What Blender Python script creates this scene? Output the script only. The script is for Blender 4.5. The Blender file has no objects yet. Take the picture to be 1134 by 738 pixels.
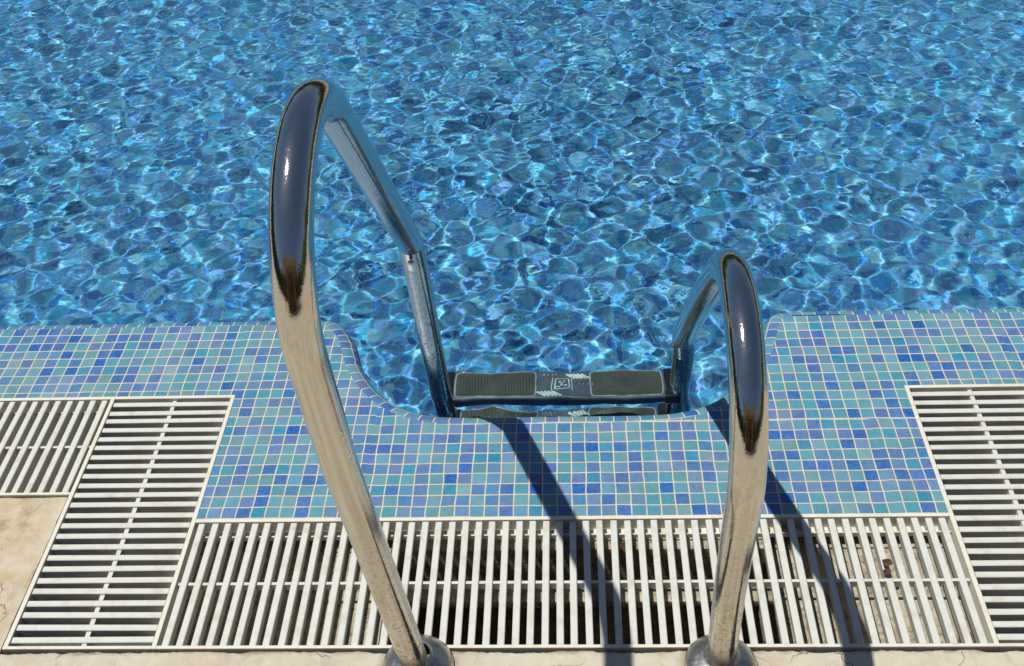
import bpy, bmesh, math, random
import numpy as np
from mathutils import Vector, Matrix

# ------------------------------------------------------------------ camera, light, exposure
sc = bpy.context.scene
COL = sc.collection
def cam_axes(p, r, y):
    cp, sp = math.cos(p), math.sin(p)
    Z = Matrix.Rotation(y, 3, 'Z')
    R, U, F = Z @ Vector((1, 0, 0)), Z @ Vector((0, sp, cp)), Z @ Vector((0, cp, -sp))
    return R*math.cos(r) + U*math.sin(r), U*math.cos(r) - R*math.sin(r), F
cd = bpy.data.cameras.new('camera'); cam = bpy.data.objects.new('camera', cd); COL.objects.link(cam)
R_, U_, F_ = cam_axes(.691778639, -.0593368617, .0663704329)
M = Matrix((R_, U_, -F_)).transposed().to_4x4(); M.translation = (.0552497, -1.37781982, 1.57732247)
cam.matrix_world = M
cd.sensor_width = 36; cd.lens = 36*1263.367/1134; cd.clip_start = .05; cd.clip_end = 300
sc.camera = cam

SUN_DIR = Vector((.34, .035, -1)).normalized()
world = bpy.data.worlds.new('World'); sc.world = world; world.use_nodes = True
wt = world.node_tree
sky = wt.nodes.new('ShaderNodeTexSky'); sky.sky_type = 'NISHITA'; sky.sun_disc = False
sky.sun_elevation = math.asin(-SUN_DIR.z)
sky.sun_rotation = math.atan2(-SUN_DIR.x, -SUN_DIR.y)
sky.air_density = 1.0; sky.dust_density = .5; sky.ozone_density = 1.6
wt.links.new(sky.outputs[0], wt.nodes['Background'].inputs[0]); wt.nodes['Background'].inputs[1].default_value = .052
sl = bpy.data.lights.new('sun', 'SUN'); sl.energy = 4.1; sl.angle = math.radians(.53); sl.color = (.985, .975, .89)
so = bpy.data.objects.new('sun', sl); COL.objects.link(so)
so.rotation_euler = SUN_DIR.to_track_quat('-Z', 'Y').to_euler()
sl.cycles.is_caustics_light = True
sc.view_settings.view_transform = 'Standard'; sc.view_settings.look = 'None'
sc.view_settings.exposure = .1; sc.view_settings.gamma = 1
cy = sc.cycles
cy.use_denoising = True; cy.caustics_refractive = True; cy.caustics_reflective = False
cy.max_bounces = 12; cy.transmission_bounces = 10; cy.glossy_bounces = 6; cy.diffuse_bounces = 3
cy.sample_clamp_indirect = 6; cy.blur_glossy = .3

random.seed(5); rng = np.random.default_rng(7)
P = .027                                   # pitch of the mosaic
ZW = -.03                                  # water level
ZF = -.78                                 # pool floor

# ------------------------------------------------------------------ helpers
def tag(o, label=None, cat=None, group=None, kind=None):
    for k, v in (('label', label), ('category', cat), ('group', group), ('kind', kind)):
        if v: o[k] = v
    return o
def empty(name, loc=(0, 0, 0)):
    o = bpy.data.objects.new(name, None); COL.objects.link(o); o.location = loc; o.empty_display_size = .05
    return o
class MB:
    def __init__(s): s.v = []; s.f = []; s.uv = []; s.sm = []
    def add(s, vs, fs, uv=None, smooth=False):
        b = len(s.v); s.v += [tuple(map(float, p)) for p in vs]
        for f in fs:
            s.f.append([b+i for i in f]); s.sm.append(smooth)
            s.uv.append([uv[i] for i in f] if uv is not None else [(0, 0)]*len(f))
    def box(s, x0, x1, y0, y1, z0, z1, M=None):
        vs = [Vector((x, y, z)) for z in (z0, z1) for y in (y0, y1) for x in (x0, x1)]
        if M: vs = [M @ p for p in vs]
        s.add(vs, [(0, 2, 3, 1), (4, 5, 7, 6), (0, 1, 5, 4), (2, 6, 7, 3), (0, 4, 6, 2), (1, 3, 7, 5)])
    def tube(s, pts, r, n=32, cap=True, rads=None):
        pts = [Vector(p) for p in pts]; N = len(pts)
        t = [(pts[min(i+1, N-1)] - pts[max(i-1, 0)]).normalized() for i in range(N)]
        a = Vector((1, 0, 0)) if abs(t[0].x) < .9 else Vector((0, 0, 1))
        u = (a - t[0]*a.dot(t[0])).normalized(); vs = []
        for i in range(N):
            u = (u - t[i]*u.dot(t[i])).normalized(); w = t[i].cross(u); rr = rads[i] if rads else r
            for k in range(n):
                q = 2*math.pi*k/n; vs.append(pts[i] + (u*math.cos(q) + w*math.sin(q))*rr)
        fs = [(i*n+k, i*n+(k+1) % n, (i+1)*n+(k+1) % n, (i+1)*n+k) for i in range(N-1) for k in range(n)]
        s.add(vs, fs, smooth=True)
        if cap:
            s.add(vs[:n], [tuple(range(n))[::-1]]); s.add(vs[-n:], [tuple(range(n))])
    def lathe(s, prof, c, n=64, ax=None):
        c = Vector(c); vs = []
        for (r, z) in prof:
            for k in range(n):
                q = 2*math.pi*k/n; p = Vector((r*math.cos(q), r*math.sin(q), z))
                if ax: p = ax @ p
                vs.append(c + p)
        m = len(prof)
        s.add(vs, [(i*n+k, i*n+(k+1) % n, (i+1)*n+(k+1) % n, (i+1)*n+k) for i in range(m-1) for k in range(n)], smooth=True)
    def build(s, name, mat, parent=None, bevel=0, weld=False, local=None):
        me = bpy.data.meshes.new(name)
        v = s.v if local is None else [(a-local[0], b-local[1], c-local[2]) for a, b, c in s.v]
        me.from_pydata(v, [], s.f)
        me.polygons.foreach_set('use_smooth', s.sm)
        ul = me.uv_layers.new(name='UVMap')
        ul.data.foreach_set('uv', [c for f in s.uv for p in f for c in p])
        me.materials.append(mat); me.update()
        o = bpy.data.objects.new(name, me); COL.objects.link(o)
        if parent: o.parent = parent
        if bevel:
            m = o.modifiers.new('bevel', 'BEVEL'); m.width = bevel; m.segments = 2; m.limit_method = 'ANGLE'
            o.modifiers.new('wn', 'WEIGHTED_NORMAL').keep_sharp = False
        o.cycles.is_caustics_receiver = True
        return o
def fillet(pts, rad, step=math.radians(2.5), seg=.03):
    """polyline with rounded corners; rad[i] belongs to inner point i"""
    pts = [Vector(p) for p in pts]; out = [pts[0]]
    for i in range(1, len(pts)-1):
        a, b, c = pts[i-1], pts[i], pts[i+1]; d1 = (b-a).normalized(); d2 = (c-b).normalized()
        th = d1.angle(d2); r = rad[i-1]
        if th < 1e-4: out.append(b); continue
        t = r*math.tan(th/2); s = b - d1*t
        n = (d2 - d1*d2.dot(d1)).normalized(); cen = s + n*r
        k = max(2, int(th/step))
        L = (s-out[-1]).length; m = max(1, int(L/seg)); o0 = out[-1].copy()
        out += [o0.lerp(s, j/m) for j in range(1, m)]
        for j in range(k+1):
            q = th*j/k; out.append(cen - n*r*math.cos(q) + d1*r*math.sin(q))
    L = (pts[-1]-out[-1]).length; m = max(1, int(L/seg)); o0 = out[-1].copy()
    out += [o0.lerp(pts[-1], j/m) for j in range(1, m+1)]
    return out

# ------------------------------------------------------------------ material helpers
def mat(name):
    m = bpy.data.materials.new(name); m.use_nodes = True
    return m, m.node_tree, m.node_tree.nodes['Principled BSDF']
class N:
    def __init__(s, nt): s.nt = nt
    def n(s, t, **k):
        o = s.nt.nodes.new(t)
        for a, b in k.items(): setattr(o, a, b)
        return o
    def put(s, sock, val):
        if isinstance(val, bpy.types.NodeSocket): s.nt.links.new(val, sock)
        elif val is not None: sock.default_value = val
    def math(s, op, a, b=None, c=None, clamp=False):
        o = s.n('ShaderNodeMath', operation=op, use_clamp=clamp)
        for i, v in enumerate((a, b, c)): s.put(o.inputs[i], v)
        return o.outputs[0]
    def vm(s, op, a, b=None, scale=None):
        o = s.n('ShaderNodeVectorMath', operation=op); s.put(o.inputs[0], a)
        if b is not None: s.put(o.inputs[1], b)
        if scale is not None: s.put(o.inputs['Scale'], scale)
        return o.outputs[0]
    def noise(s, vec, scale, detail=3, rough=.55, dist=0, col=False):
        o = s.n('ShaderNodeTexNoise'); s.put(o.inputs['Vector'], vec); s.put(o.inputs['Scale'], scale)
        o.inputs['Detail'].default_value = detail; o.inputs['Roughness'].default_value = rough; o.inputs['Distortion'].default_value = dist
        return o.outputs['Color' if col else 'Fac']
    def ramp(s, fac, stops, interp='LINEAR'):
        o = s.n('ShaderNodeValToRGB'); r = o.color_ramp; r.interpolation = interp
        while len(r.elements) < len(stops): r.elements.new(.5)
        for e, (p, c) in zip(r.elements, stops):
            e.position = p; e.color = (c, c, c, 1) if not isinstance(c, tuple) else (*c, 1)
        s.put(o.inputs[0], fac); return o.outputs[0]
    def mix(s, fac, a, b, mode='MIX'):
        o = s.n('ShaderNodeMix', data_type='RGBA', blend_type=mode)
        s.put(o.inputs[0], fac); s.put(o.inputs[6], a if not isinstance(a, tuple) else (*a, 1)); s.put(o.inputs[7], b if not isinstance(b, tuple) else (*b, 1))
        return o.outputs[2]
    def bump(s, h, strength, dist, normal=None):
        o = s.n('ShaderNodeBump'); s.put(o.inputs['Height'], h); s.put(o.inputs['Strength'], strength); o.inputs['Distance'].default_value = dist
        if normal: s.put(o.inputs['Normal'], normal)
        return o.outputs[0]
def pos(N_): return N_.n('ShaderNodeNewGeometry').outputs['Position']

def mosaic_material(name, worn=1.0, pool=False):
    m, nt, b = mat(name); k = N(nt)
    uv = k.n('ShaderNodeUVMap').outputs[0]
    wob = k.vm('SCALE', k.vm('SUBTRACT', k.noise(uv, .35, 2, col=True), (.5, .5, .5)), scale=.22)
    sheet = k.vm('FLOOR', k.vm('SCALE', k.vm('ADD', uv, (.5, 3.0, 0)), scale=1/12))
    wn0 = k.n('ShaderNodeTexWhiteNoise', noise_dimensions='2D'); k.put(wn0.inputs[0], sheet)
    off = k.vm('SCALE', k.vm('SUBTRACT', wn0.outputs['Color'], (.5, .5, .5)), scale=.14)
    v = k.vm('ADD', k.vm('ADD', uv, wob), off)
    cell = k.vm('FLOOR', v); fr = k.vm('FRACTION', v)
    wn = k.n('ShaderNodeTexWhiteNoise', noise_dimensions='2D'); k.put(wn.inputs[0], cell)
    wn2 = k.n('ShaderNodeTexWhiteNoise', noise_dimensions='2D'); k.put(wn2.inputs[0], k.vm('ADD', cell, (37.3, 11.7, 0)))
    teal, pale, mid, deep = (.078, .25, .325), (.11, .265, .31), (.068, .18, .35), (.026, .105, .36)
    if pool: teal, pale, mid, deep = (.07, .38, .68), (.19, .54, .74), (.045, .25, .64), (.015, .14, .52)
    c = k.ramp(wn.outputs['Value'], [(0, teal), (.30, pale), (.37, (.045, .215, .345) if not pool else (.05, .33, .66)), (.47, mid), (.68, (.045, .13, .35) if not pool else (.03, .20, .58)), (.88, deep)], 'CONSTANT')
    hsv = k.n('ShaderNodeHueSaturation'); k.put(hsv.inputs['Color'], c)
    sep = k.n('ShaderNodeSeparateXYZ'); k.put(sep.inputs[0], wn2.outputs['Color'])
    k.put(hsv.inputs['Value'], k.math('MULTIPLY_ADD', sep.outputs[0], .22, .87))
    k.put(hsv.inputs['Saturation'], k.math('MULTIPLY_ADD', sep.outputs[1], .3, .82))
    # cloudy glass inside each tile
    cl = k.noise(v, 6, 3)
    c = k.mix(k.math('MULTIPLY', k.ramp(cl, [(.35, 0.0), (.75, 1.0)]), .16), hsv.outputs[0], (.30, .48, .55))
    sp = k.n('ShaderNodeSeparateXYZ'); k.put(sp.inputs[0], fr)
    ax = k.math('ABSOLUTE', k.math('SUBTRACT', sp.outputs[0], .5)); ay = k.math('ABSOLUTE', k.math('SUBTRACT', sp.outputs[1], .5))
    e = k.math('MAXIMUM', ax, ay)
    e = k.math('ADD', e, k.math('MULTIPLY', k.math('SUBTRACT', k.noise(v, 5, 2), .5), .035))
    gm = k.ramp(e, [(.446, 0.0), (.464, 1.0)])
    grout = k.mix(k.noise(v, 1.1, 4), (.46, .39, .26), (.70, .66, .55))
    grout = k.mix(k.ramp(k.noise(v, .5, 4, .6), [(.5, 0.0), (.75, .6)]), grout, (.36, .30, .20))
    if pool: grout = k.mix(.85, grout, (.12, .46, .66))
    col = k.mix(gm, c, grout)
    film = k.math('MULTIPLY', k.ramp(k.noise(v, .28, 5, .65), [(.45, 0.0), (.8, 1.0)]), .13*worn)
    col = k.mix(film, col, (.62, .66, .64))
    if pool: col = k.mix(.07, col, (.50, .62, .62))
    zz = k.n('ShaderNodeSeparateXYZ'); k.put(zz.inputs[0], pos(k))
    wet = k.n('ShaderNodeMapRange'); wet.inputs[1].default_value = -.010; wet.inputs[2].default_value = -.004; wet.inputs[3].default_value = 1; wet.inputs[4].default_value = 0
    k.put(wet.inputs[0], k.math('MULTIPLY_ADD', k.noise(v, 1.2, 3), .008, zz.outputs[2])); wet = wet.outputs[0]
    if not pool: col = k.mix(wet, col, k.mix(1.0, col, (.62, .68, .76), 'MULTIPLY'))
    k.put(b.inputs['Base Color'], col)
    dry = k.math('ADD', k.math('MULTIPLY', gm, .5), k.math('MULTIPLY_ADD', cl, .2, .22))
    k.put(b.inputs['Roughness'], k.math('MULTIPLY', dry, k.math('SUBTRACT', 1.0, k.math('MULTIPLY', wet, .7))))
    tilt = k.math('ADD', k.math('MULTIPLY', k.math('SUBTRACT', sep.outputs[0], .5), sp.outputs[0]), k.math('MULTIPLY', k.math('SUBTRACT', sep.outputs[2], .5), sp.outputs[1]))
    h = k.math('ADD', k.math('SUBTRACT', 1.0, gm), k.math('MULTIPLY', tilt, .5))
    h = k.math('ADD', h, k.math('MULTIPLY', cl, .25))
    k.put(b.inputs['Normal'], k.bump(h, .6, .0012))
    return m
M_MOSAIC = mosaic_material('glass_mosaic')
M_POOL = mosaic_material('pool_mosaic', .3, True)

def stone_material():
    m, nt, b = mat('travertine'); k = N(nt); p = pos(k)
    a = k.noise(p, 3.2, 6, .62, .6); f = k.noise(p, 34, 5, .7); g = k.noise(p, 160, 3, .7)
    col = k.mix(k.ramp(a, [(.36, 0.0), (.62, 1.0)]), (.40, .29, .165), (.54, .46, .33))
    col = k.mix(k.ramp(f, [(.42, 0.0), (.62, .55)]), col, (.58, .53, .45))
    col = k.mix(k.ramp(k.noise(p, 9, 6, .75, 1.2), [(.53, 0.0), (.68, .8)]), col, (.27, .185, .10))
    col = k.mix(k.ramp(g, [(.62, 0.0), (.75, .5)]), col, (.22, .17, .11))
    # pale lime strip next to the grating
    sp = k.n('ShaderNodeSeparateXYZ'); k.put(sp.inputs[0], p)
    edge = k.ramp(k.math('ADD', k.math('ABSOLUTE', k.math('ADD', sp.outputs[1], .30)), k.math('MULTIPLY', f, .02)), [(.022, 1.0), (.05, 0.0)])
    col = k.mix(k.math('MULTIPLY', edge, .45), col, (.55, .53, .46))
    grime = k.ramp(k.math('ADD', k.math('ABSOLUTE', k.math('ADD', sp.outputs[1], .284)), k.math('MULTIPLY', k.noise(p, 24, 5, .75), .03)), [(.014, 1.0), (.021, 0.0)])
    col = k.mix(k.math('MULTIPLY', grime, .75), col, (.20, .135, .075))
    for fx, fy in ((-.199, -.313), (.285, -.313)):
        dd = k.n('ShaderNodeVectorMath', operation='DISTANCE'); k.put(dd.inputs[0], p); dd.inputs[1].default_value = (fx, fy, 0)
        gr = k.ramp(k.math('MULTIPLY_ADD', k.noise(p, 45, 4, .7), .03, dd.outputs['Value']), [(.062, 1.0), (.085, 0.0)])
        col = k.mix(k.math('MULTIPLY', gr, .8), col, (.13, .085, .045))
    # fine cracks
    vo = k.n('ShaderNodeTexVoronoi', feature='DISTANCE_TO_EDGE'); k.put(vo.inputs['Vector'], k.vm('ADD', p, k.vm('SCALE', k.noise(p, 14, 4, col=True), scale=.12))); vo.inputs['Scale'].default_value = 5
    cr = k.ramp(vo.outputs['Distance'], [(.0, 1.0), (.008, 0.0)])
    cr = k.math('MULTIPLY', cr, k.ramp(k.noise(p, 6, 2), [(.48, 0.0), (.56, 1.0)]))
    col = k.mix(k.math('MULTIPLY', cr, .8), col, (.12, .09, .06))
    k.put(b.inputs['Base Color'], col); b.inputs['Roughness'].default_value = .8
    h = k.math('SUBTRACT', k.math('ADD', k.math('MULTIPLY', f, .6), k.math('MULTIPLY', g, .25)), cr)
    k.put(b.inputs['Normal'], k.bump(h, .7, .002))
    return m
M_STONE = stone_material()

def plastic_material(name, base, dirt=.5, rough=.5):
    m, nt, b = mat(name); k = N(nt); p = pos(k)
    a = k.noise(p, 26, 6, .7, .5); c = k.noise(p, 300, 2)
    col = k.mix(k.math('MULTIPLY', k.ramp(a, [(.50, 0.0), (.72, 1.0)]), dirt), base, tuple(x*y for x, y in zip(base, (.72, .62, .48))))
    col = k.mix(k.math('MULTIPLY', k.ramp(k.noise(p, 60, 4, .7), [(.66, 0.0), (.72, 1.0)]), .5*dirt), col, (.25, .18, .11))
    col = k.mix(k.math('MULTIPLY', k.ramp(c, [(.55, 0.0), (.75, 1.0)]), .12), col, (.35, .33, .30))
    k.put(b.inputs['Base Color'], col); b.inputs['Roughness'].default_value = rough
    k.put(b.inputs['Normal'], k.bump(k.math('ADD', c, a), .25, .0006))
    return m
M_WHITE = plastic_material('white_plastic', (.60, .59, .55), .6)
M_FRAME = plastic_material('cream_border', (.66, .63, .54), .55, .6)

def concrete_material():
    m, nt, b = mat('gutter_concrete'); k = N(nt); p = pos(k)
    a = k.noise(p, 16, 6, .7, .8); c = k.noise(p, 90, 4, .7)
    col = k.mix(k.ramp(a, [(.35, 0.0), (.62, 1.0)]), (.27, .225, .165), (.50, .45, .36))
    col = k.mix(k.ramp(c, [(.5, 0.0), (.65, .8)]), col, (.15, .11, .07))
    k.put(b.inputs['Base Color'], col); b.inputs['Roughness'].default_value = .9
    k.put(b.inputs['Normal'], k.bump(k.math('ADD', a, c), .8, .006))
    return m
M_CONC = concrete_material()

def steel_material(name, spots=1.0, rough=.045, base=(.58, .58, .56), bmp=.22):
    m, nt, b = mat(name); k = N(nt); p = pos(k)
    sp = k.noise(p, 130, 5, .75); bl = k.noise(p, 38, 5, .65, .6); st = k.noise(k.vm('MULTIPLY', p, (160, 160, 9)), 1, 3)
    z = k.n('ShaderNodeSeparateXYZ'); k.put(z.inputs[0], p)
    low = k.ramp(k.math('MULTIPLY_ADD', k.math('SUBTRACT', bl, .5), .5, z.outputs[2]), [(.05, 1.0), (.62, .12)])
    dirt = k.math('MULTIPLY', k.ramp(sp, [(.50, 0.0), (.60, 1.0)]), k.ramp(bl, [(.36, 0.0), (.52, 1.0)]))
    dirt = k.math('MULTIPLY', dirt, k.math('MULTIPLY', low, .95*spots))
    k.put(b.inputs['Base Color'], k.mix(dirt, base, (.30, .21, .12)))
    b.inputs['Metallic'].default_value = 1
    r = k.math('ADD', rough, k.math('MULTIPLY', dirt, .4))
    r = k.math('ADD', r, k.math('MULTIPLY', k.ramp(st, [(.52, 0.0), (.72, 1.0)]), .05))
    r = k.math('ADD', r, k.math('MULTIPLY', k.ramp(bl, [(.45, 0.0), (.75, 1.0)]), k.math('MULTIPLY', low, .10*spots)))
    k.put(b.inputs['Roughness'], r)
    k.put(b.inputs['Normal'], k.bump(k.math('ADD', k.math('MULTIPLY', sp, .4), k.math('ADD', bl, k.math('MULTIPLY', st, .25))), bmp, .0014))
    return m
M_STEEL = steel_material('polished_steel')
M_FLANGE = steel_material('flange_steel', .5, .30, (.60, .58, .54), .05)

def simple(name, base, rough=.5, metallic=0, bump=0, scale=60, var=.3):
    m, nt, b = mat(name); k = N(nt); p = pos(k); a = k.noise(p, scale, 4, .65)
    k.put(b.inputs['Base Color'], k.mix(k.ramp(a, [(.3, 0.0), (.7, 1.0)]), tuple(c*(1-var) for c in base), tuple(min(1, c*(1+var)) for c in base)))
    b.inputs['Roughness'].default_value = rough; b.inputs['Metallic'].default_value = metallic
    if bump: k.put(b.inputs['Normal'], k.bump(a, .6, bump))
    return m
M_STEEL_DULL = simple('step_steel', (.13, .15, .18), .35, .35, .0004, 60, .15)
M_RIM = simple('pad_rim_plastic', (.42, .44, .44), .4)
M_BLACK = simple('black_plastic', (.012, .014, .016), .3)
M_PAD = simple('olive_antislip', (.10, .095, .075), .85, 0, .002, 240)
M_PLATE = simple('grey_plate', (.11, .125, .15), .35, 0, .0005, 90, .15)
M_MARK = simple('white_marks', (.8, .8, .78), .4)
M_LEAF = simple('dry_leaf', (.10, .045, .02), .7, 0, .002, 120, .45)
M_DEBRIS = simple('dark_debris', (.05, .035, .02), .9, 0, .002, 120, .4)

def water_material():
    m, nt, b = mat('pool_water'); k = N(nt)
    b.inputs['Base Color'].default_value = (.70, .95, 1, 1); b.inputs['Roughness'].default_value = 0
    b.inputs['IOR'].default_value = 1.333; b.inputs['Transmission Weight'].default_value = 1
    p = pos(k)
    f1 = k.noise(k.vm('MULTIPLY', p, (1, 1, 0)), 30, 0, .5, .3); f2 = k.noise(k.vm('MULTIPLY', p, (1, 1, 0)), 74, 0, .5)
    k.put(b.inputs['Normal'], k.bump(k.math('ADD', f1, k.math('MULTIPLY', f2, .30)), 1.0, .00065))
    return m
M_WATER = water_material()

# ------------------------------------------------------------------ pool shell and coping
XL0, XL1, XR0, XR1 = -.898, -.638, .722, .968      # left / right long gratings
YF, YC, YA = -.280, .0, .336                        # front of gratings, back of middle one, back of the long ones
PX0, PX1, PY1 = -4.5, 5.0, 7.5                      # extent of the pool
WALL_Y = .600
def catmull(pts, n=8):
    pts = [Vector(p) for p in pts]; out = []
    for i in range(len(pts)-1):
        p0 = pts[max(i-1, 0)]; p1 = pts[i]; p2 = pts[i+1]; p3 = pts[min(i+2, len(pts)-1)]
        for j in range(n):
            t = j/n; out.append(.5*((2*p1)+(p2-p0)*t+(2*p0-5*p1+4*p2-p3)*t*t+(-p0+3*p1-3*p2+p3)*t**3))
    out.append(pts[-1]); return out
rec = [(-.500, .600), (-.468, .592), (-.445, .570), (-.414, .520), (-.388, .440), (-.348, .367), (-.300, .318), (-.242, .290), (-.16, .281), (.03, .281), (.20, .281),
       (.270, .288), (.325, .308), (.380, .352), (.425, .420), (.455, .500), (.476, .565), (.500, .592), (.535, .600)]
rec = [p.to_2d() for p in catmull([(x, y, 0) for x, y in rec], 6)]
path = [Vector((PX0 + (-.5-PX0)*i/20, WALL_Y)) for i in range(20)] + rec + [Vector((.535 + (PX1-.535)*i/20, WALL_Y)) for i in range(1, 21)]
# normals point to the water (+Y side)
nrm = []
for i in range(len(path)):
    t = (path[min(i+1, len(path)-1)] - path[max(i-1, 0)]).normalized(); nrm.append(Vector((-t.y, t.x)))
BR = .036
arc = [0]
for i in range(1, len(path)): arc.append(arc[-1] + (path[i]-path[i-1]).length)
prof = [(BR*(1-math.cos(a)) , a) for a in [math.radians(x) for x in range(0, 91, 9)]]
mb = MB(); vs = []; uv = []
for i, p in enumerate(path):
    for j in range(11):
        a = math.radians(9*j); q = p - nrm[i]*(BR - BR*math.sin(a))
        vs.append((q.x, q.y, -BR*(1-math.cos(a)))); uv.append((arc[i]/P, -(BR*a)/P - 3*P))
    q = p; vs.append((q.x, q.y, -.075)); uv.append((arc[i]/P, -(BR*math.pi/2 + .075-BR)/P - 3*P))
m_ = 12
fs = [(i*m_+j, i*m_+j+1, (i+1)*m_+j+1, (i+1)*m_+j) for i in range(len(path)-1) for j in range(m_-1)]
mb.add(vs, fs, uv, True)
# flat top, behind the rounded lip: outer outline then lip line back
inner = [p - nrm[i]*BR for i, p in enumerate(path)]
# drop self crossing points at convex corners
poly = [(PX0, YA), (XL1, YA), (XL1, YC), (XR0, YC), (XR0, YA), (PX1, YA)] + [(p.x, p.y) for p in reversed(inner)]
bm = bmesh.new(); bv = [bm.verts.new((x, y, 0)) for x, y in poly]
ed = [bm.edges.new((bv[i], bv[(i+1) % len(bv)])) for i in range(len(bv))]
bmesh.ops.triangle_fill(bm, edges=ed, use_beauty=True)
bm.normal_update()
tv = [tuple(v.co) for v in bm.verts]; bm.verts.index_update()
tf = []
for f in bm.faces:
    ix = [v.index for v in f.verts]
    tf.append(ix if f.normal.z > 0 else ix[::-1])
bm.free()
mb.add(tv, tf, [((x)/P, y/P) for x, y, z in tv], False)
coping = tag(mb.build('pool_coping', M_MOSAIC), kind='structure')
# walls
mb = MB(); vs = []; uv = []
for i, p in enumerate(path):
    for z in (-.075, ZF): vs.append((p.x, p.y, z)); uv.append((arc[i]/P, (z + BR - BR*math.pi/2)/P - 3*P))
mb.add(vs, [(i*2, i*2+1, i*2+3, i*2+2) for i in range(len(path)-1)], uv, True)
for a, b_ in (((PX1, WALL_Y), (PX1, PY1)), ((PX1, PY1), (PX0, PY1)), ((PX0, PY1), (PX0, WALL_Y))):
    L = (Vector(b_)-Vector(a)).length
    mb.add([(*a, 0), (*a, ZF), (*b_, ZF), (*b_, 0)], [(0, 1, 2, 3)], [(0, 0), (0, ZF/P), (L/P, ZF/P), (L/P, 0)])
tag(mb.build('pool_wall', M_POOL), kind='structure')
mb = MB(); fl = [(PX0, .2), (PX1, .2), (PX1, PY1), (PX0, PY1)]
mb.add([(x, y, ZF) for x, y in fl], [(0, 1, 2, 3)], [(x/P+.3, y/P) for x, y in fl])
tag(mb.build('pool_floor', M_POOL), kind='structure')

# ------------------------------------------------------------------ water surface
def waves(X, Y):
    h = np.zeros_like(X); n = 110
    for i in range(n):
        lam = math.exp(rng.uniform(math.log(.032), math.log(.135))); k = 2*math.pi/lam; th = rng.uniform(0, 2*math.pi)
        a = 3.4/k**2*math.sqrt(2/n)
        h += a*np.sin(k*(math.cos(th)*X + math.sin(th)*Y) + rng.uniform(0, 6.283))
    for i in range(30):       # breeze ripples running one way
        lam = math.exp(rng.uniform(math.log(.03), math.log(.07))); k = 2*math.pi/lam; th = rng.normal(-.9, .28)
        a = 0.9/k**2*math.sqrt(2/30)
        h += a*np.sin(k*(math.cos(th)*X + math.sin(th)*Y) + rng.uniform(0, 6.283))
    g = .74 + .30*np.sin(1.3*X + .7*Y + 1)*np.sin(.9*Y - 1.1*X + .4) + .12*np.clip(Y-.8, 0, 2)
    return h*g
def axis(a, f0, f1, b_, fine, coarse):
    out = list(np.arange(f0, f1, fine))
    s = fine; x = out[0]
    lo = []
    while x > a: s = min(coarse, s*1.08); x -= s; lo.append(max(x, a))
    s = fine; x = out[-1]; hi = []
    while x < b_: s = min(coarse, s*1.08); x += s; hi.append(min(x, b_))
    return np.array(lo[::-1] + out + hi)
gx = axis(PX0, -2.7, 2.3, PX1, .006, .03); gy = axis(.04, .04, 3.0, PY1, .006, .03)
X, Y = np.meshgrid(gx, gy); Z = waves(X, Y) + ZW
ny, nx = X.shape
idx = np.arange(nx*ny).reshape(ny, nx)
q = np.stack([idx[:-1, :-1], idx[:-1, 1:], idx[1:, 1:], idx[1:, :-1]], -1)
cxm = (X[:-1, :-1] + X[1:, 1:])/2; cym = (Y[:-1, :-1] + Y[1:, 1:])/2
keep = (cym > .40) | ((np.abs(cxm - .01) < .60))
q = q[keep]
used = np.zeros(nx*ny, bool); used[q.ravel()] = True; remap = np.cumsum(used)-1
V = np.stack([X, Y, Z], -1).reshape(-1, 3)[used]; F = remap[q]
me = bpy.data.meshes.new('water'); me.vertices.add(len(V)); me.vertices.foreach_set('co', V.ravel())
me.loops.add(F.size); me.loops.foreach_set('vertex_index', F.ravel().astype(np.int32))
me.polygons.add(len(F)); me.polygons.foreach_set('loop_start', np.arange(0, F.size, 4, dtype=np.int32))
me.polygons.foreach_set('use_smooth', np.ones(len(F), bool)); me.update(calc_edges=True); me.materials.append(M_WATER)
water = bpy.data.objects.new('water', me); COL.objects.link(water); tag(water, kind='structure')
water.cycles.is_caustics_caster = True

# ------------------------------------------------------------------ deck of stone
def jag(a, b_, amp, step=.012):
    """points from a to b_ (exclusive) with a chipped edge"""
    a, b_ = Vector(a), Vector(b_); L = (b_-a).length; n = max(1, int(L/step)); t = (b_-a)/L; nn = Vector((-t.y, t.x)); out = []
    w = 0
    for i in range(n):
        w = .86*w + random.gauss(0, amp*.34) + (random.uniform(-1, 1)*amp if random.random() < .06 else 0)
        out.append(a + t*(L*i/n) + nn*(max(-amp, min(amp, w)) if i else 0))
    return out
def slab(poly, z0, z1, mbx):
    n = len(poly); bm = bmesh.new(); top = [bm.verts.new((p[0], p[1], z1)) for p in poly]
    ed = [bm.edges.new((top[i], top[(i+1) % n])) for i in range(n)]
    bmesh.ops.triangle_fill(bm, edges=ed, use_beauty=True); bm.normal_update(); bm.verts.index_update()
    mbx.add([tuple(v.co) for v in bm.verts], [[v.index for v in f.verts][::(1 if f.normal.z > 0 else -1)] for f in bm.faces]); bm.free()
    vs = [(p[0], p[1], z1) for p in poly] + [(p[0], p[1], z0) for p in poly]
    mbx.add(vs, [(i, (i+1) % n, n+(i+1) % n, n+i)[::-1] for i in range(n)])
D = 40
mb = MB()
front = [Vector((-D, -D)), Vector((D, -D)), Vector((D, YF-.006))] + jag((XR1+.3, YF-.006), (XL0-.3, YF-.006), .0026, .005) + [Vector((-D, YF-.006))]
slab(front, -.16, -.003, mb)
left = [Vector((-D, YF-.002)), Vector((XL0-.25, YF-.002)), Vector((XL0-.005, YF-.002))] + jag((XL0-.005, YF), (XL0-.005, .062), .0012) + [Vector((XL0-.005, .062))] + jag((XL0-.006, .062), (PX0, .062), .0012) + [Vector((-D, .062))]
slab(left, -.16, -.0045, mb)
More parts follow.
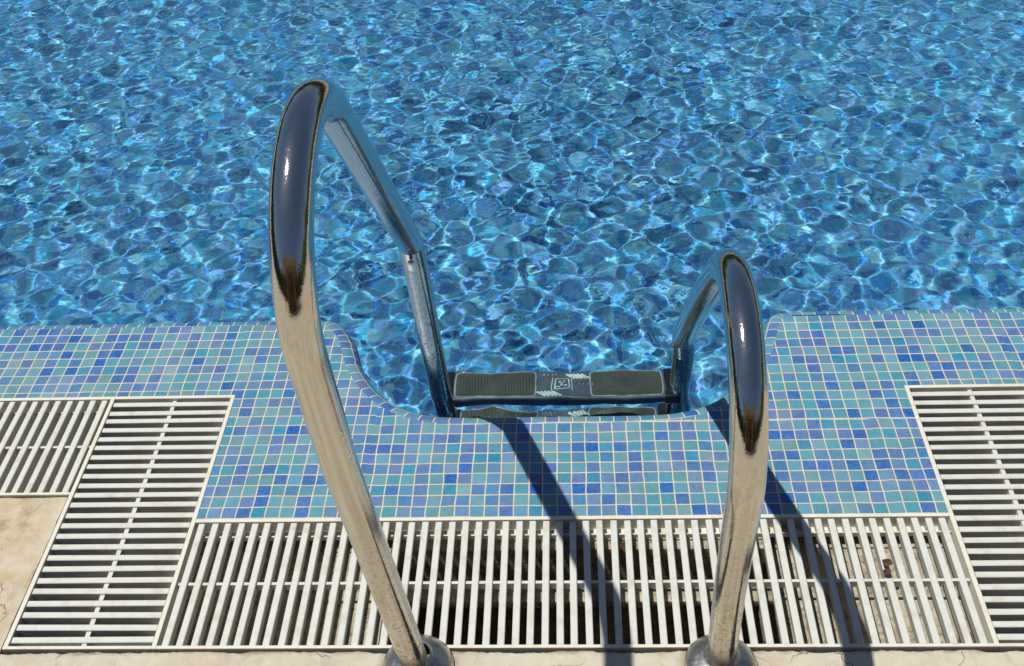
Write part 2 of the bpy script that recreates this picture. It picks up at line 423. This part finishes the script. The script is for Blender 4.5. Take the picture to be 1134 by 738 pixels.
right = [Vector((XR1+.004, YF-.002)), Vector((D, YF-.002)), Vector((D, YA)), Vector((XR1+.004, YA))]
slab(right, -.16, -.0045, mb)
slab([Vector((-D, .062)), Vector((PX0, .062)), Vector((PX0, PY1)), Vector((PX1, PY1)), Vector((PX1, YA)), Vector((D, YA)), Vector((D, D)), Vector((-D, D))], -.16, -.006, mb)
tag(mb.build('pool_deck', M_STONE), kind='structure')

# ------------------------------------------------------------------ overflow gutter below the gratings
mb = MB()
def trough(x0, x1, y0, y1, zb, sides='lrfb', top=-.008):
    mb.add([(x0, y0, zb), (x1, y0, zb), (x1, y1, zb), (x0, y1, zb)], [(0, 1, 2, 3)])
    if 'f' in sides: mb.add([(x0, y0, zb), (x1, y0, zb), (x1, y0, top), (x0, y0, top)], [(0, 3, 2, 1)])
    if 'b' in sides: mb.add([(x0, y1, zb), (x1, y1, zb), (x1, y1, top), (x0, y1, top)], [(0, 1, 2, 3)])
    if 'l' in sides: mb.add([(x0, y0, zb), (x0, y1, zb), (x0, y1, top), (x0, y0, top)], [(0, 1, 2, 3)])
    if 'r' in sides: mb.add([(x1, y0, zb), (x1, y1, zb), (x1, y1, top), (x1, y0, top)], [(0, 3, 2, 1)])
YF2 = YF - .003
trough(XL0, XL1, YF2, YA, -.095, 'lfb')
trough(XR0, XR1, YF2, YA, -.095, 'rfb')
trough(PX0, XL0, .064, YA, -.085, 'fb')
trough(XL1, -.27, YF2, YC, -.060, 'fb')
trough(.40, XR0, YF2, YC, -.058, 'fb')
trough(-.27, .40, YF2, YC, -.55, 'lrfb')
mb.build('drain_gutter', M_CONC)
gut = bpy.data.objects['drain_gutter']; tag(gut, kind='structure')
mb = MB()
mb.box(-.27, .40, YC-.052, YC-.001, -.20, -.030); mb.box(-.27, .40, YF+.001, YF+.036, -.20, -.040)
mb.box(-.27, .40, -.166, -.128, -.045, -.030)
tag(mb.build('gutter_ledge', M_CONC, bevel=.002), kind='structure')

# ------------------------------------------------------------------ gratings
SLW, SLB, SLH = .0122, .0068, .024
def slat(mbx, a, b_, along, z, w=SLW):
    """a tapered slat between two positions; along: 'x' or 'y'; a = (x, y0) or (x0, y)"""
    (x0, y0), (x1, y1) = a, b_
    h = w/2; hb = SLB/2; r = .0012; js = random.uniform(-.0010, .0010); jz = random.uniform(-.0010, .0006)
    pr = [(-h, z-r+jz), (-h+r, z+jz), (h-r, z+jz), (h, z-r+jz), (hb, z-SLH), (-hb, z-SLH)]
    vs = []
    jt = random.uniform(-.0006, .0006)
    for s, (x, y) in ((0, a), (1, b_)):
        for (d, zz) in pr:
            dd = d + js + (jt if s else -jt)
            vs.append((x+dd, y, zz) if along == 'y' else (x, y+dd, zz))
    n = len(pr); fs = [(i, (i+1) % n, n+(i+1) % n, n+i) for i in range(n)]
    if along == 'x': fs = [f[::-1] for f in fs]
    fs += [tuple(range(n)), tuple(range(2*n-1, n-1, -1))]
    mbx.add(vs, fs)
def grate(x0, x1, y0, y1, along, pitch, label, border=.008, lip=(1, 1, 1, 1), rods=1, zt=-.001):
    root = empty('drain_grate', ((x0+x1)/2, (y0+y1)/2, zt-SLH))
    tag(root, label, 'grate', 'white slatted grates over the pool gutter')
    off = root.location
    f = MB(); bt = border
    # cream border: upright lip and an inner ledge the slats rest on
    l, r, fr, bk = lip
    if l: f.box(x0, x0+bt, y0, y1, -.03, zt+.0025); f.box(x0+bt, x0+bt+.010, y0+bt, y1-bt, -.036, -.0255)
    if r: f.box(x1-bt, x1, y0, y1, -.03, zt+.0025); f.box(x1-bt-.010, x1-bt, y0+bt, y1-bt, -.036, -.0255)
    xa = x0+(bt if l else 0); xb = x1-(bt if r else 0)
    if fr: f.box(xa, xb, y0, y0+bt*.75, -.03, zt+.0025); f.box(xa, xb, y0+bt*.75, y0+bt+.012, -.036, -.0255)
    if bk: f.box(xa, xb, y1-bt, y1, -.03, zt+.0025); f.box(xa, xb, y1-bt-.014, y1-bt, -.036, -.0255)
    f.build('frame', M_FRAME, root, bevel=.0008, local=off)
    s = MB()
    ya, yb = y0+bt*.75+.0012, y1-bt-.0015; xa += .0015; xb -= .0015
    if along == 'y':
        n = round((xb-xa)/pitch); pp = (xb-xa)/n
        for i in range(n): slat(s, (xa+pp*(i+.5), ya), (xa+pp*(i+.5), yb), 'y', zt, .0120)
    else:
        n = round((yb-ya)/pitch); pp = (yb-ya)/n
        for i in range(n): slat(s, (xa, ya+pp*(i+.5)), (xb, ya+pp*(i+.5)), 'x', zt, .0120)
    s.build('slats', M_WHITE, root, local=off)
    d = MB()
    if along == 'y':
        ym = (ya+yb)/2 - .002; d.box(xa, xb, ym-.0028, ym+.0028, -.020, zt-.004)
        d.box(xa, xb, yb-.024, yb-.021, -.022, -.012)
    else:
        xm = (xa+xb)/2 + .004; d.box(xm-.004, xm+.004, ya, yb, -.020, zt-.004)
    d.build('cross_rod', M_WHITE, root, local=off)
    return root
gA = grate(XL0, XL1, YF, YA, 'x', .0250, 'long white grate with crosswise slats, second from the left edge, beside the bare stone')
gB = grate(XL1, XR0, YF, YC, 'y', .0243, 'wide white grate below the blue mosaic, both rail feet at its front edge', lip=(0, 0, 1, 1))
gC = grate(XR0, XR1, YF, YA, 'x', .0250, 'long white grate with crosswise slats at the right edge of the photo')
gD = grate(PX0, XL0, .064, YA, 'y', .0243, 'short white grate at far left with slats pointing at the pool', lip=(0, 0, 1, 1))

# ------------------------------------------------------------------ ladder: two uneven rails with treads
lad = empty('pool_ladder', (.04, -.30, 0)); LO = lad.location
tag(lad, 'polished steel pool ladder with one tall and one low arched handrail', 'pool ladder')
def rail_pts(pts, rads, xf):
    p = fillet([(0, y, z) for y, z in pts], rads); n = len(p); s = [0]
    for i in range(1, n): s.append(s[-1] + (p[i]-p[i-1]).length)
    return [Vector((xf(v.z, t/s[-1]), v.y, v.z)) for v, t in zip(p, s)]
RT = .0225
def mkrail(top, low, radt, xf, xl):
    h = MB(); h.tube(rail_pts(top, radt, xf), RT, 48)
    o = h.build('handrail', M_STEEL, lad, local=LO)
    g = MB(); p = fillet([(xl, y, z) for y, z in low], [.05]*(len(low)-2)); g.tube(p, RT-.0003, 48)
    g.build('leg', M_STEEL, lad, local=LO)
    b0 = Vector(p[0]); d = (Vector(p[3])-b0).normalized()
    return o, b0, d
# tall rail on the left
xL = lambda z, t: (-.200 - .021*min(max(z, 0)/.6, 1)) if t < .38 else -.221 + .005*min((t-.38)/.3, 1)
left_top = [(-.318, .004), (-.611, 1.414), (.218, .457), (.238, .405)]
lo_, bL, dL = mkrail(left_top, [(.238, .405), (.392, -.13), (.428, -.36), (.436, -.60), (.31, -.66)], [.161, .03], xL, -.216)
# low rail on the right
xR = lambda z, t: .286 - .028*math.sin(math.pi*min(max(t, 0), 1))**.8
right_top = [(-.315, .004), (-.573, 1.109), (.388, .090), (.402, .045)]
ro_, bR, dR = mkrail(right_top, [(.402, .045), (.430, -.13), (.440, -.36), (.442, -.60), (.31, -.66)], [.161, .03], xR, .286)
# flanges on the deck
for x in ((-.199, -.313), (.285, -.313)):
    f = MB()
    pf = [(.0225, .030), (.0240, .0295), (.026, .026), (.031, .0225), (.040, .018), (.049, .0115), (.0555, .004), (.0575, 0.0), (.058, -.003), (.058, -.006)]
    f.lathe(pf, (x[0], x[1], .003), 64)
    f.build('flange', M_FLANGE, lad, local=LO)
# bolts holding the tread end caps
def screw(c, d, r=.005, L=.004):
    m = MB(); q = Vector(d).to_track_quat('Z', 'Y').to_matrix()
    m.lathe([(0.0001, L), (r*.6, L*.95), (r, L*.5), (r, -L)], c, 16, q); return m
screw((-.216+.0, .218-.0205, .43), (-.25, -.9, .35)).build('bolt', M_STEEL, lad, local=LO)
screw((-.216-.0185, .365, -.022), (-1, -.25, 0), .004).build('bolt', M_STEEL, lad, local=LO)
screw((.262, .385, .075), (-1, -.4, .2)).build('bolt', M_STEEL, lad, local=LO)
# treads
def step(yc, z, xa, xb, detail=True):
    a, b_ = xa+.034, xb-.034; hw = .044
    m = MB()
    # folded steel channel with rounded front edge
    n = 8; pr = [(-hw, z-.030)] + [(-hw+.006*(1-math.cos(math.pi/2*i/4)) , z-.006+.006*math.sin(math.pi/2*i/4)) for i in range(5)] + [(hw-.006+.006*math.sin(math.pi/2*i/4), z-.006+.006*math.cos(math.pi/2*i/4)) for i in range(5)] + [(hw, z-.030), (hw-.003, z-.030), (hw-.004, z-.005), (-hw+.004, z-.005), (-hw+.003, z-.030)]
    k = len(pr); vs = [(x, yc+y, zz) for x in (a, b_) for y, zz in pr]
    m.add(vs, [(i, (i+1) % k, k+(i+1) % k, k+i)[::-1] for i in range(k)])
    st = m.build('step', M_STEEL_DULL, lad, local=LO)
    pads = MB(); W = (b_-a)
    def rpad(x0, x1, y0, y1, z1, mbx, r=.006):
        pts = []
        for cx_, cy_, q0 in ((x1-r, y1-r, 0), (x0+r, y1-r, 90), (x0+r, y0+r, 180), (x1-r, y0+r, 270)):
            for t in range(0, 91, 18): pts.append((cx_+r*math.cos(math.radians(q0+t)), cy_+r*math.sin(math.radians(q0+t))))
        n_ = len(pts); vs_ = [(x, y, z-.001) for x, y in pts] + [(x, y, z1) for x, y in pts]
        mbx.add(vs_, [(i, (i+1) % n_, n_+(i+1) % n_, n_+i) for i in range(n_)] + [tuple(range(n_, 2*n_))])
    for x0, x1 in ((a+.006, a+W*.385), (a+W*.655, b_-.008)):
        rim = MB(); rpad(x0-.003, x1+.003, yc-hw+.006, yc+hw-.004, z+.0016, rim, .008)
        rim.build('pad_rim', M_RIM, st, local=LO)
        pm = MB(); rpad(x0, x1, yc-hw+.009, yc+hw-.007, z+.0028, pm)
        # raised grip ribs
        xx = x0+.006
        while xx < x1-.006:
            pm.box(xx, xx+.0022, yc-hw+.014, yc+hw-.012, z+.0027, z+.0048); xx += .0062
        pm.build('antislip_pad', M_PAD, st, local=LO)
    pl = MB(); rpad(a+W*.40, a+W*.64, yc-hw+.006, yc+hw-.004, z+.0018, pl, .004)
    pl.build('emblem_plate', M_PLATE, st, local=LO)
    mk = MB(); c0 = a+W*.515; e = .016; zt = z+.0030; t = .0022
    for s_, w in ((e, .0030), (e*1.38, .0016)):
        mk.box(c0-s_, c0-s_+w, yc-s_*1.0, yc+s_*1.0, z, zt); mk.box(c0+s_-w, c0+s_, yc-s_, yc+s_, z, zt)
    mk.box(c0-e+.0035, c0+e-.0035, yc-e-.001, yc-e+.001, z, zt); mk.box(c0-e+.0035, c0+e-.0035, yc+e-.001, yc+e+.001, z, zt)
    for dx, dy, w, h in ((-.006, .004, .002, .008), (.001, .002, .006, .002), (-.002, -.004, .002, .006), (.006, -.007, .004, .004), (-.008, -.009, .005, .003), (.004, .008, .003, .003)):
        mk.box(c0+dx-w/2-.001, c0+dx+w/2+.001, yc+dy-h/2, yc+dy+h/2, z, zt)
    for k_ in range(5):     # slanted bars lower left and upper right of the emblem
        for bx, by in ((c0-.053+.0085*k_, yc-.024), (c0+.010+.0085*k_, yc+.031)):
            Mx = Matrix.Translation((bx, by, 0)) @ Matrix.Rotation(math.radians(-38), 4, 'Z')
            mk.box(-.002, .024, -.0021, .0021, z, zt, Mx)
        mk.box(c0-.042+.009*k_, c0-.040+.009*k_, yc+.029, yc+.032, z, zt) if k_ < 4 else None
        mk.box(c0+.038+.009*k_, c0+.040+.009*k_, yc-.004, yc-.002, z, zt) if k_ < 4 else None
    mk.build('emblem', M_MARK, st, local=LO)
    for x, sgn in ((a, -1), (b_, 1)):
        cp = MB(); x0, x1 = (xa+.004, a+.001) if sgn < 0 else (b_-.001, xb-.004)
        cp.box(x0, x1, yc-hw-.002, yc+hw+.002, z-.034, z+.003)
        cp.build('end_cap', M_BLACK, st, local=LO, bevel=.004)
    return st
step(.446, -.118, -.233, .290)
step(.480, -.350, -.233, .290)
# rubber bumpers against the wall
for x in (-.216, .286):
    b = MB(); q = Vector((0, -1, 0)).to_track_quat('Z', 'Y').to_matrix()
    b.lathe([(.0001, .02), (.022, .018), (.026, .01), (.026, -.012)], (x, .302, -.66), 24, q); b.build('bumper', M_BLACK, lad, local=LO)

# ------------------------------------------------------------------ litter in the gutter
def leaf(x, y, z, s, rz, label, m=M_LEAF, curl=.3, name='dry_leaf', cat='leaf'):
    b = MB(); nU, nV = 10, 6; vs = []
    for i in range(nU+1):
        u = i/nU; w = math.sin(math.pi*u**.8)*.42 + .02
        for j in range(nV+1):
            v = j/nV*2-1; ww = w*(1+.12*random.uniform(-1, 1))
            vs.append(((u-.5)*s, v*ww*s, (curl*abs(v)**1.5 + .25*curl*math.sin(u*5) + random.uniform(-.03, .03))*s*.5))
    fs = [(i*(nV+1)+j, (i+1)*(nV+1)+j, (i+1)*(nV+1)+j+1, i*(nV+1)+j+1) for i in range(nU) for j in range(nV)]
    b.add(vs, fs, smooth=True); o = b.build(name, m); o.modifiers.new('thick', 'SOLIDIFY').thickness = .0006
    o.location = (x, y, z); o.rotation_euler = (random.uniform(-.3, .3), random.uniform(-.3, .3), rz)
    return tag(o, label, cat, 'dry leaves fallen in the gutter')
leaf(.588, -.117, .0045, .020, .9, 'crumpled brown leaf caught between slats of the wide grate near its right end', curl=.6)
leaf(.584, -.137, .0035, .015, 2.2, 'small dark curled leaf just below the crumpled brown one on the wide grate', curl=.9)
leaf(.148, -.055, -.026, .032, 1.4, 'brown leaf on the upper gutter ledge right of the left rail shadow', curl=.5)
leaf(-.035, -.262, -.036, .026, 1.2, 'brown leaf on the lower gutter ledge between the two rail feet', curl=.4)
leaf(.70, -.235, -.050, .04, 1.9, 'brown leaf under the lower right end of the wide grate', curl=.4)

# ------------------------------------------------------------------ behind the photographer, seen only mirrored in the rails, with an added stand-in shelter
M_OCHRE = simple('ochre_render', (.55, .33, .13), .85, 0, .004, 3, .2)
M_ROOF = simple('roof_tiles', (.35, .14, .07), .8, 0, .02, 14, .4)
M_GLASS = simple('dark_glass', (.02, .025, .03), .08, 0, 0, 3, .2)
M_WOOD = simple('dark_wood', (.22, .12, .055), .6, 0, .003, 20, .4)
def standin_pavilion(x, y):  # added out of view; its brown reflection stands in for the photographer
    r = empty('standin_pavilion', (x, y, 0)); tag(r, 'stand-in timber shelter with ochre roof, added for the brown reflection in the rails', 'standin_pavilion')
    b = MB(); b.box(-2.6, 2.6, -2.4, -2.3, -.003, 2.4); b.build('back_panel', M_WOOD, r)
    f = MB(); f.box(-2.9, 2.9, 1.0, 1.08, 2.25, 2.75); f.build('fascia', M_OCHRE, r)
    t = MB(); t.add([(-2.9, 1.0, 2.75), (2.9, 1.0, 2.75), (2.9, -2.7, 2.75), (-2.9, -2.7, 2.75), (-1.2, -.8, 3.6), (1.2, -.8, 3.6)], [(0, 1, 5, 4)[::-1], (2, 3, 4, 5)[::-1], (1, 2, 5)[::-1], (3, 0, 4)[::-1], (0, 1, 2, 3)])
    t.build('roof', M_ROOF, r)
    for px in (-2.5, -1.3, -.2, 1.2, 2.5):
        p = MB(); p.box(px-.07, px+.07, .84, .98, -.003, 2.75); p.build('post', M_OCHRE if px in (-1.3, 1.2) else M_WOOD, r)
    c = MB(); c.box(-1.9, 1.6, -.4, 0, -.003, 1.05); c.build('counter', M_WOOD, r)
    return r
standin_pavilion(-.3, -5.2)

M_HEDGE = simple('hedge_leaves', (.035, .055, .018), .7, 0, .05, 5, .6)
def hedge(x0, y0, x1, y1, h, label):
    a, b_ = Vector((x0, y0)), Vector((x1, y1)); L = (b_-a).length; t = (b_-a)/L; nn = Vector((-t.y, t.x)); n = int(L/.25)
    sec = [(-.5, 0), (-.6, .4), (-.6, .8), (-.45, 1), (0, 1.06), (.45, 1), (.6, .8), (.6, .4), (.5, 0)]; vs = []
    for i in range(n+1):
        hh = h*(1 + .08*math.sin(i*.37) + random.uniform(-.07, .07))
        for u, v in sec:
            p = a + t*(L*i/n + random.uniform(-.08, .08)) + nn*(u*1.3 + random.uniform(-.12, .12)); vs.append((p.x, p.y, v*hh - .003))
    m = len(sec); o = MB(); o.add(vs, [(i*m+j, i*m+j+1, (i+1)*m+j+1, (i+1)*m+j) for i in range(n) for j in range(m-1)])
    return tag(o.build('hedge', M_HEDGE), label, 'hedge', 'hedges closing the pool garden')
hedge(-14, 13, 14, 13, 3.2, 'tall dark hedge beyond the far side of the pool')
hedge(-11, -9, -11, 13, 3.0, 'tall dark hedge along the left side of the garden')
hedge(12, -9, 12, 13, 3.0, 'tall dark hedge along the right side of the garden')
hedge(-14, -10, 14, -10, 3.4, 'tall dark hedge behind the stand-in shelter')
